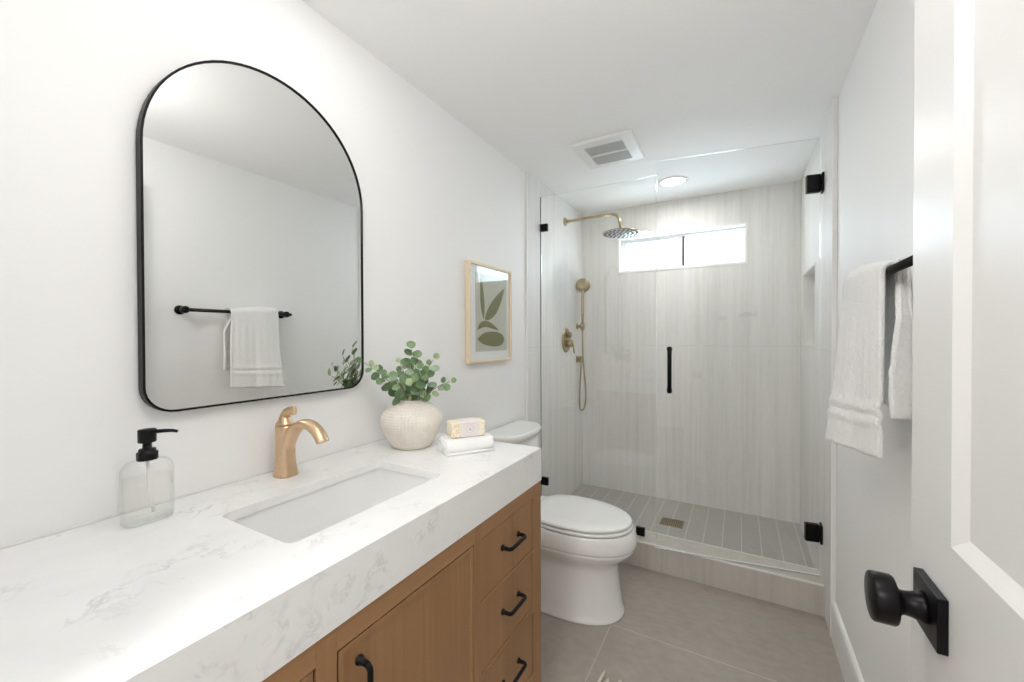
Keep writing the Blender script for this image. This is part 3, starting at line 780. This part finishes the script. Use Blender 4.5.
gd_h = Vector((1.4615, 2.375, 0)); ang = math.radians(9.0)
gdoor = thing('glass_shower_door', (gd_h.x, gd_h.y, .156), 'frameless clear glass shower door slightly ajar with black handle', 'shower door')
Md = Matrix.Translation(gd_h) @ Matrix.Rotation(ang, 4, 'Z')     # local -x runs from the hinge to the free edge
Ld = .730
def D(m_): return m_.xf(Md)
spart('pane', D(MB().box(-Ld, 0, -.005, .005, .1525, 2.218)), glass_m, gdoor)
spart('polished_edge', D(MB().box(-Ld-.0005, -Ld, -.0048, .0048, .1525, 2.218).box(0, .0005, -.0048, .0048, .1525, 2.218).box(-Ld, 0, -.0048, .0048, 2.218, 2.2185).box(-Ld, 0, -.0048, .0048, .152, .1525)), edge_m, gdoor)
spart('door_sweep', D(MB().box(-Ld+.004, -.004, -.0035, .0035, .1486, .152)), thin_glass('clear_vinyl', (.9, .92, .91)), gdoor)
hx = -Ld+.069
mb = MB()
for s_ in (-1, 1):
    mb.cyl((hx, .034*s_, .990), (hx, .034*s_, 1.232), .0105)
    for z in (1.003, 1.219):
        mb.cyl((hx, .0055*s_, z), (hx, .034*s_, z), .0085)
        mb.lathe([(.0135, 0), (.0135, .005), (.0, .006)], (hx, .034*s_+(.0085 if s_ > 0 else -.0085)*0, z), 'Y' if s_ > 0 else 'Y-', 20)
spart('handle', D(mb), black_m, gdoor)
for z in (.352, 2.005):
    h = spart('hinge', D(MB().box(-.056, -.001, -.013, .013, z-.042, z+.042, .003)), black_m, gdoor)
    spart('wall_plate', MB().box(1.4645, W-.0102, gd_h.y-.026, gd_h.y+.026, z-.044, z+.044, .0015).box(1.450, 1.4645, gd_h.y-.008, gd_h.y+.008, z-.035, z+.035), black_m, h)

# ================================================================== SHOWER FITTINGS
sh = thing('rain_shower', (.010, 2.79, 2.133), 'brushed gold rain shower arm and round head high on left wall', 'shower head')
mb = MB().lathe([(.030, .0), (.030, .008), (.026, .010), (.016, .011)], (.0102, 2.79, 2.133), 'X', 28)
mb.lathe([(.013, .0), (.013, .035)], (.012, 2.79, 2.133), 'X', 20)
spart('wall_flange', mb, brass, sh)
pts = [(.014, 2.79, 2.133), (.10, 2.79, 2.134), (.25, 2.79, 2.136), (.355, 2.79, 2.137)]
for i in range(9):
    a = PI/2-PI/2*i/8*.86; pts.append((.355+.055*math.cos(a), 2.79, 2.137-.055+.055*math.sin(a)))
pts.append((.421, 2.79, 2.03))
spart('arm', MB().tube(pts, .0105, 16), brass, sh)
hd = spart('shower_head', MB().lathe([(.010, .034), (.013, .026), (.013, .016), (.02, .012), (.10, .008), (.123, .004), (.125, .001), (.124, -.003)], (.421, 2.79, 1.998), 'Z', 48), brass, sh)
spart('spray_face', MB().lathe([(.122, -.0005), (.122, -.0045), (.0, -.0055)], (.421, 2.79, 1.998), 'Z', 48), chrome_face, hd)
mb = MB()
for r_, n in ((.018, 4), (.048, 10), (.078, 16), (.108, 22)):
    for k in range(n):
        a = 2*PI*(k+.5*(n % 4))/n; mb.cyl((.421+r_*math.cos(a), 2.79+r_*math.sin(a), 1.9945), (.421+r_*math.cos(a), 2.79+r_*math.sin(a), 1.9905), .0098, .0085, 10)
spart('nozzles', mb, rub, hd)

vv = thing('shower_valve', (.010, 2.81, 1.262), 'brushed gold round shower valve with lever and knob on left wall', 'shower valve')
spart('escutcheon', MB().lathe([(.090, 0), (.090, .003), (.082, .008), (.06, .010), (0, .0105)], (.0102, 2.81, 1.262), 'X', 44), brass, vv)
mb = MB().lathe([(.027, 0), (.027, .035), (.024, .038), (0, .0385)], (.0205, 2.81, 1.238), 'X', 28)
mb.tube([(.062, 2.81, 1.238), (.068, 2.81, 1.21), (.074, 2.81, 1.165)], [.008, .0065, .0055], 12)
spart('lever', mb, brass, vv)
spart('diverter_knob', MB().lathe([(.018, 0), (.018, .030), (.016, .033), (0, .0335)], (.0205, 2.81, 1.302), 'X', 24), brass, vv)

HY = 3.042
hs = thing('hand_shower', (.010, HY, 1.11), 'brushed gold hand shower with hose hanging in corner beyond the valve', 'hand shower')
hx_ = .054
mb = MB().tube([(hx_, HY, 1.335), (hx_, HY, 1.44), (hx_, HY, 1.452), (hx_, HY, 1.455), (hx_, HY, 1.468), (hx_, HY, 1.471), (hx_, HY, 1.60), (hx_+.006, HY-.004, 1.655)], [.0095, .0095, .0095, .0125, .0125, .0115, .0115, .012], 16)
spart('wand', mb, brass, hs)
nd = Vector((.42, -.88, -.22)).normalized(); pc = Vector((hx_+.008, HY-.010, 1.690))
q = nd.to_track_quat('Z', 'Y').to_matrix().to_4x4(); q.translation = pc
mb = MB().lathe([(.0, -.020), (.030, -.019), (.050, -.012), (.056, -.002), (.056, .006), (.053, .010), (0, .011)], (0, 0, 0), 'Z', 40).xf(q)
hh = spart('spray_head', mb, brass, hs)
mb = MB()
for r_, n in ((.012, 6), (.025, 12), (.038, 18)):
    for k in range(n): a = 2*PI*k/n; mb.cyl((r_*math.cos(a), r_*math.sin(a), .010), (r_*math.cos(a), r_*math.sin(a), .0125), .002, n=6)
spart('nozzles', mb.xf(q), brass, hh)
mb = MB().box(.0102, .018, HY-.026, HY+.026, 1.084, 1.136, .002).cyl((.018, HY, 1.110), (.040, HY, 1.110), .014).box(.034, .056, HY-.024, HY+.024, 1.086, 1.134, .003)
spart('supply_elbow', mb, brass, hs)
mb = MB().lathe([(.024, 0), (.024, .006), (.012, .008), (.010, .040)], (.0102, HY, 1.37), 'X', 24)
mb.lathe([(.017, -.022), (.018, .0), (.0175, .022)], (hx_, HY, 1.372), 'Z', 24)
spart('holder', mb, brass, hs)
hp = catmull([(hx_, HY, 1.345), (hx_, HY, 1.27), (hx_+.003, HY+.004, 1.10), (hx_+.018, HY+.010, .93), (hx_+.022, HY+.014, .80), (hx_+.008, HY+.014, .725), (hx_-.016, HY+.010, .705), (hx_-.026, HY+.006, .76), (hx_-.020, HY+.002, .92), (hx_-.012, HY, 1.04), (hx_-.012, HY, 1.09)], 8)
spart('hose', MB().tube(hp, .0065, 10), brass, hs)

dg = thing('shower_drain', (.752, 2.785, ZS), 'square brass slotted drain cover in the shower floor', 'drain')
mb = rect_frame(MB(), 0, 0, 0, 0, 0, 0, 0) if False else MB()
dx0, dx1, dy0, dy1 = .682, .822, 2.728, 2.842
mb.box(dx0, dx0+.008, dy0, dy1, ZS+.0003, ZS+.004).box(dx1-.008, dx1, dy0, dy1, ZS+.0003, ZS+.004).box(dx0+.008, dx1-.008, dy0, dy0+.008, ZS+.0003, ZS+.004).box(dx0+.008, dx1-.008, dy1-.008, dy1, ZS+.0003, ZS+.004)
spart('grate_frame', mb, brass, dg)
mb = MB(); n = 10
for i in range(n):
    x = dx0+.008+(i+.5)*(dx1-dx0-.016)/n; mb.box(x-.0038, x+.0038, dy0+.008, dy1-.008, ZS+.0006, ZS+.0036)
spart('grate_bars', mb, brass, dg)
spart('drain_shade_sheet', MB().box(dx0+.004, dx1-.004, dy0+.004, dy1-.004, ZS+.0002, ZS+.0005), dark, dg)  # thin near-black sheet painted as the shade below the bars

# ================================================================== CEILING FITTINGS
ve = thing('exhaust_fan', (.52, 2.14, H-.016), 'white square exhaust fan grille on the ceiling before the shower', 'exhaust fan')
vx0, vx1, vy0, vy1 = .362, .678, 1.985, 2.318
gx0, gx1, gy0, gy1 = .418, .618, 2.045, 2.272
mb = MB()
o_ = [(vx0, vy0), (vx1, vy0), (vx1, vy1), (vx0, vy1)]; i_ = [(gx0, gy0), (gx1, gy0), (gx1, gy1), (gx0, gy1)]
ins = lambda P_, d: [(x+(d if x < .5 else -d), y+(d if y < 2.14 else -d)) for x, y in P_]
mb.loft([[(x, y, H-.0003) for x, y in o_], [(x, y, H-.006) for x, y in o_], [(x, y, H-.014) for x, y in ins(o_, .008)], [(x, y, H-.014) for x, y in i_], [(x, y, H-.004) for x, y in i_]], smooth=False, cap0=False, cap1=False)
spart('cover', mb, plastic_w, ve)
spart('fan_shade_sheet', MB().box(gx0, gx1, gy0, gy1, H-.0042, H-.0032), grey_hole, ve)  # black sheet standing in for the shade behind the grille
mb = MB(); n = 30
for i in range(n):
    x = gx0+(i+.5)*(gx1-gx0)/n; mb.box(x-.0010, x+.0010, gy0, gy1, H-.0125, H-.0112)
n = 20
for i in range(1, n):
    y = gy0+i*(gy1-gy0)/n; mb.box(gx0, gx1, y-.0011, y+.0011, H-.0124, H-.0112)
mb.box(gx0, gx1, (gy0+gy1)/2-.006, (gy0+gy1)/2+.006, H-.0138, H-.008)
spart('grille', mb, plastic_w, ve)
dl = thing('recessed_light', (.757, 2.779, H-.012), 'round lit recessed light in the ceiling above the shower', 'ceiling light')
spart('trim_ring', MB().lathe([(.092, -.0003), (.092, -.004), (.086, -.008), (.074, -.008), (.070, -.003)], (.757, 2.779, H), 'Z', 40, False, False), plastic_w, dl)
spart('lens', MB().lathe([(.0745, -.003), (.0745, -.0055), (0, -.0058)], (.757, 2.779, H), 'Z', 40), lamp_m, dl)

# ================================================================== TOWEL BAR + TOWEL
BX, BZ, BR = 1.430, 1.434, .0095
tb = thing('towel_bar', (WP, 1.28, BZ), 'dark metal towel bar on the right wall holding a white towel', 'towel bar')
spart('bar', MB().cyl((BX, .996, BZ), (BX, 1.568, BZ), BR, n=20), bar_m, tb)
for y in (.996, 1.536):
    mb = MB().lathe([(.024, -.0003), (.024, -.006), (.020, -.009), (.0105, -.012), (.0100, -.040)], (WP, y, BZ), 'X', 28)
    mb.lathe([(.0165, -.040), (.0185, -.044), (.0185, -.070), (.0165, -.074), (0, -.075)], (WP, y, BZ), 'X', 28)
    spart('bracket', mb, black_m, tb)
tw = thing('bath_towel', (BX, 1.33, .985), 'thick white bath towel draped over the bar on the right wall', 'towel')
def drape(y0, y1, front_len, back_len, r, fx, bx, flare, name, ny=40, seed=1, skew=0.0, band=True, y0b=None, th=.009, hem=0.0, back_only=False, rgrow=0.0, curl=0.0):
    """cloth over the bar: fx = how far the room side swings out at the hem"""
    rnd = random.Random(seed); ph = [rnd.uniform(0, 6.28) for _ in range(4)]
    prof = []   # (x, z, s) s>0 front side distance below bar, s<0 back side
    nf = 46
    for i in range(nf if not back_only else 0, 0, -1): prof.append(('f', front_len*i/nf))
    for i in range(5 if back_only else 0, 9): prof.append(('t', PI-PI*i/8))
    nb = 36
    for i in range(1, nb+1): prof.append(('b', back_len*i/nb))
    rings = []
    for j in range(ny+1):
        v = j/ny; ring = []; rv = r+rgrow*min(1, v*1.6)
        for k, s in prof:
            y_ = y0+(y1-y0)*v
            if k == 't':
                x = BX+rv*math.cos(s); z = BZ+rv*math.sin(s)
            else:
                L_ = front_len if k == 'f' else back_len; q_ = s/L_
                wv = math.sin(v*8+ph[0])*.0055*q_+math.sin(v*17+ph[1])*.0032*q_+math.sin(v*44+ph[2])*.0011*min(1, q_*3)
                rid = 0
                if band:
                    for c_, w_ in ((L_-.120, .009), (L_-.086, .009)):
                        rid += .0065*math.exp(-((s-c_)/w_)**2)
                    rid -= .0025*math.exp(-((s-(L_-.100))/.006)**2)
                if k == 'f':
                    x = BX-rv-fx*(q_**1.3)*(skew+(1-skew)*v)-wv-rid
                else:
                    x = BX+min(rv, .024 if not back_only else .03)+bx*(q_**.7)+wv*.5+rid*.4
                    if y0b is not None: y_ = (y0+(y0b-y0)*min(1, q_*3))+(y1-(y0+(y0b-y0)*min(1, q_*3)))*v
                y_ += flare*(q_**2)*(v-.5)*2 + .004*math.sin(q_*5+ph[2])*(1 if v in (0, 1) else .3)
                z = BZ-s+.004*math.sin(v*5+ph[3])*q_
            if k == 'b' and curl and v < .15:
                u_ = 1-v/.15; x -= curl*u_*min(1, q_*1.4); y_ = y_+(.15-v)*(y1-y0)*.85
            if k == 'f': z += hem*(1-v)*q_
            ring.append((x, y_, z))
        rings.append(ring)
    mb = MB(); mb.loft(rings, False, False, closed=False)
    o = spart(name, mb, terry_m, tw, solid=th, subsurf=1)
    o.modifiers['thickness'].offset = 0
    return o
drape(1.206, 1.462, .455, .328, .0155, .036, .006, .010, 'outer_drape', seed=3, skew=.0, y0b=1.150, th=.012, hem=.032, rgrow=.020, curl=.034)
drape(1.196, 1.465, .20, .195, .0255, 0, .004, 0, 'folded_layer', seed=8, band=False, th=.006, back_only=True)

# ================================================================== RUG (only its fringe reaches into the picture)
rg = thing('bath_rug', (.92, 1.06, 0), 'cream rug on the floor with only its fringe showing at bottom edge', 'rug')
spart('woven_pile', MB().box(.668, 1.17, .62, 1.425, .0005, .009, .003), rug_m, rg)
mb = MB(); rr = random.Random(2)
for i in range(15):
    x = .680+i*.0335; L_ = .078+rr.uniform(-.006, .012)-(.010 if i else 0); dx = rr.uniform(-.006, .006)
    P0 = Vector((x, 1.42, .008))
    mb.tube([P0, P0+Vector((dx*.4, L_*.3, .001)), P0+Vector((dx*.7, L_*.55, .002)), P0+Vector((dx, L_*.8, -.0005)), P0+Vector((dx*1.1, L_, -.003))], [.005, .0055, .0075, .0065, .0035], 8)
spart('fringe', mb, rug_m, rg)
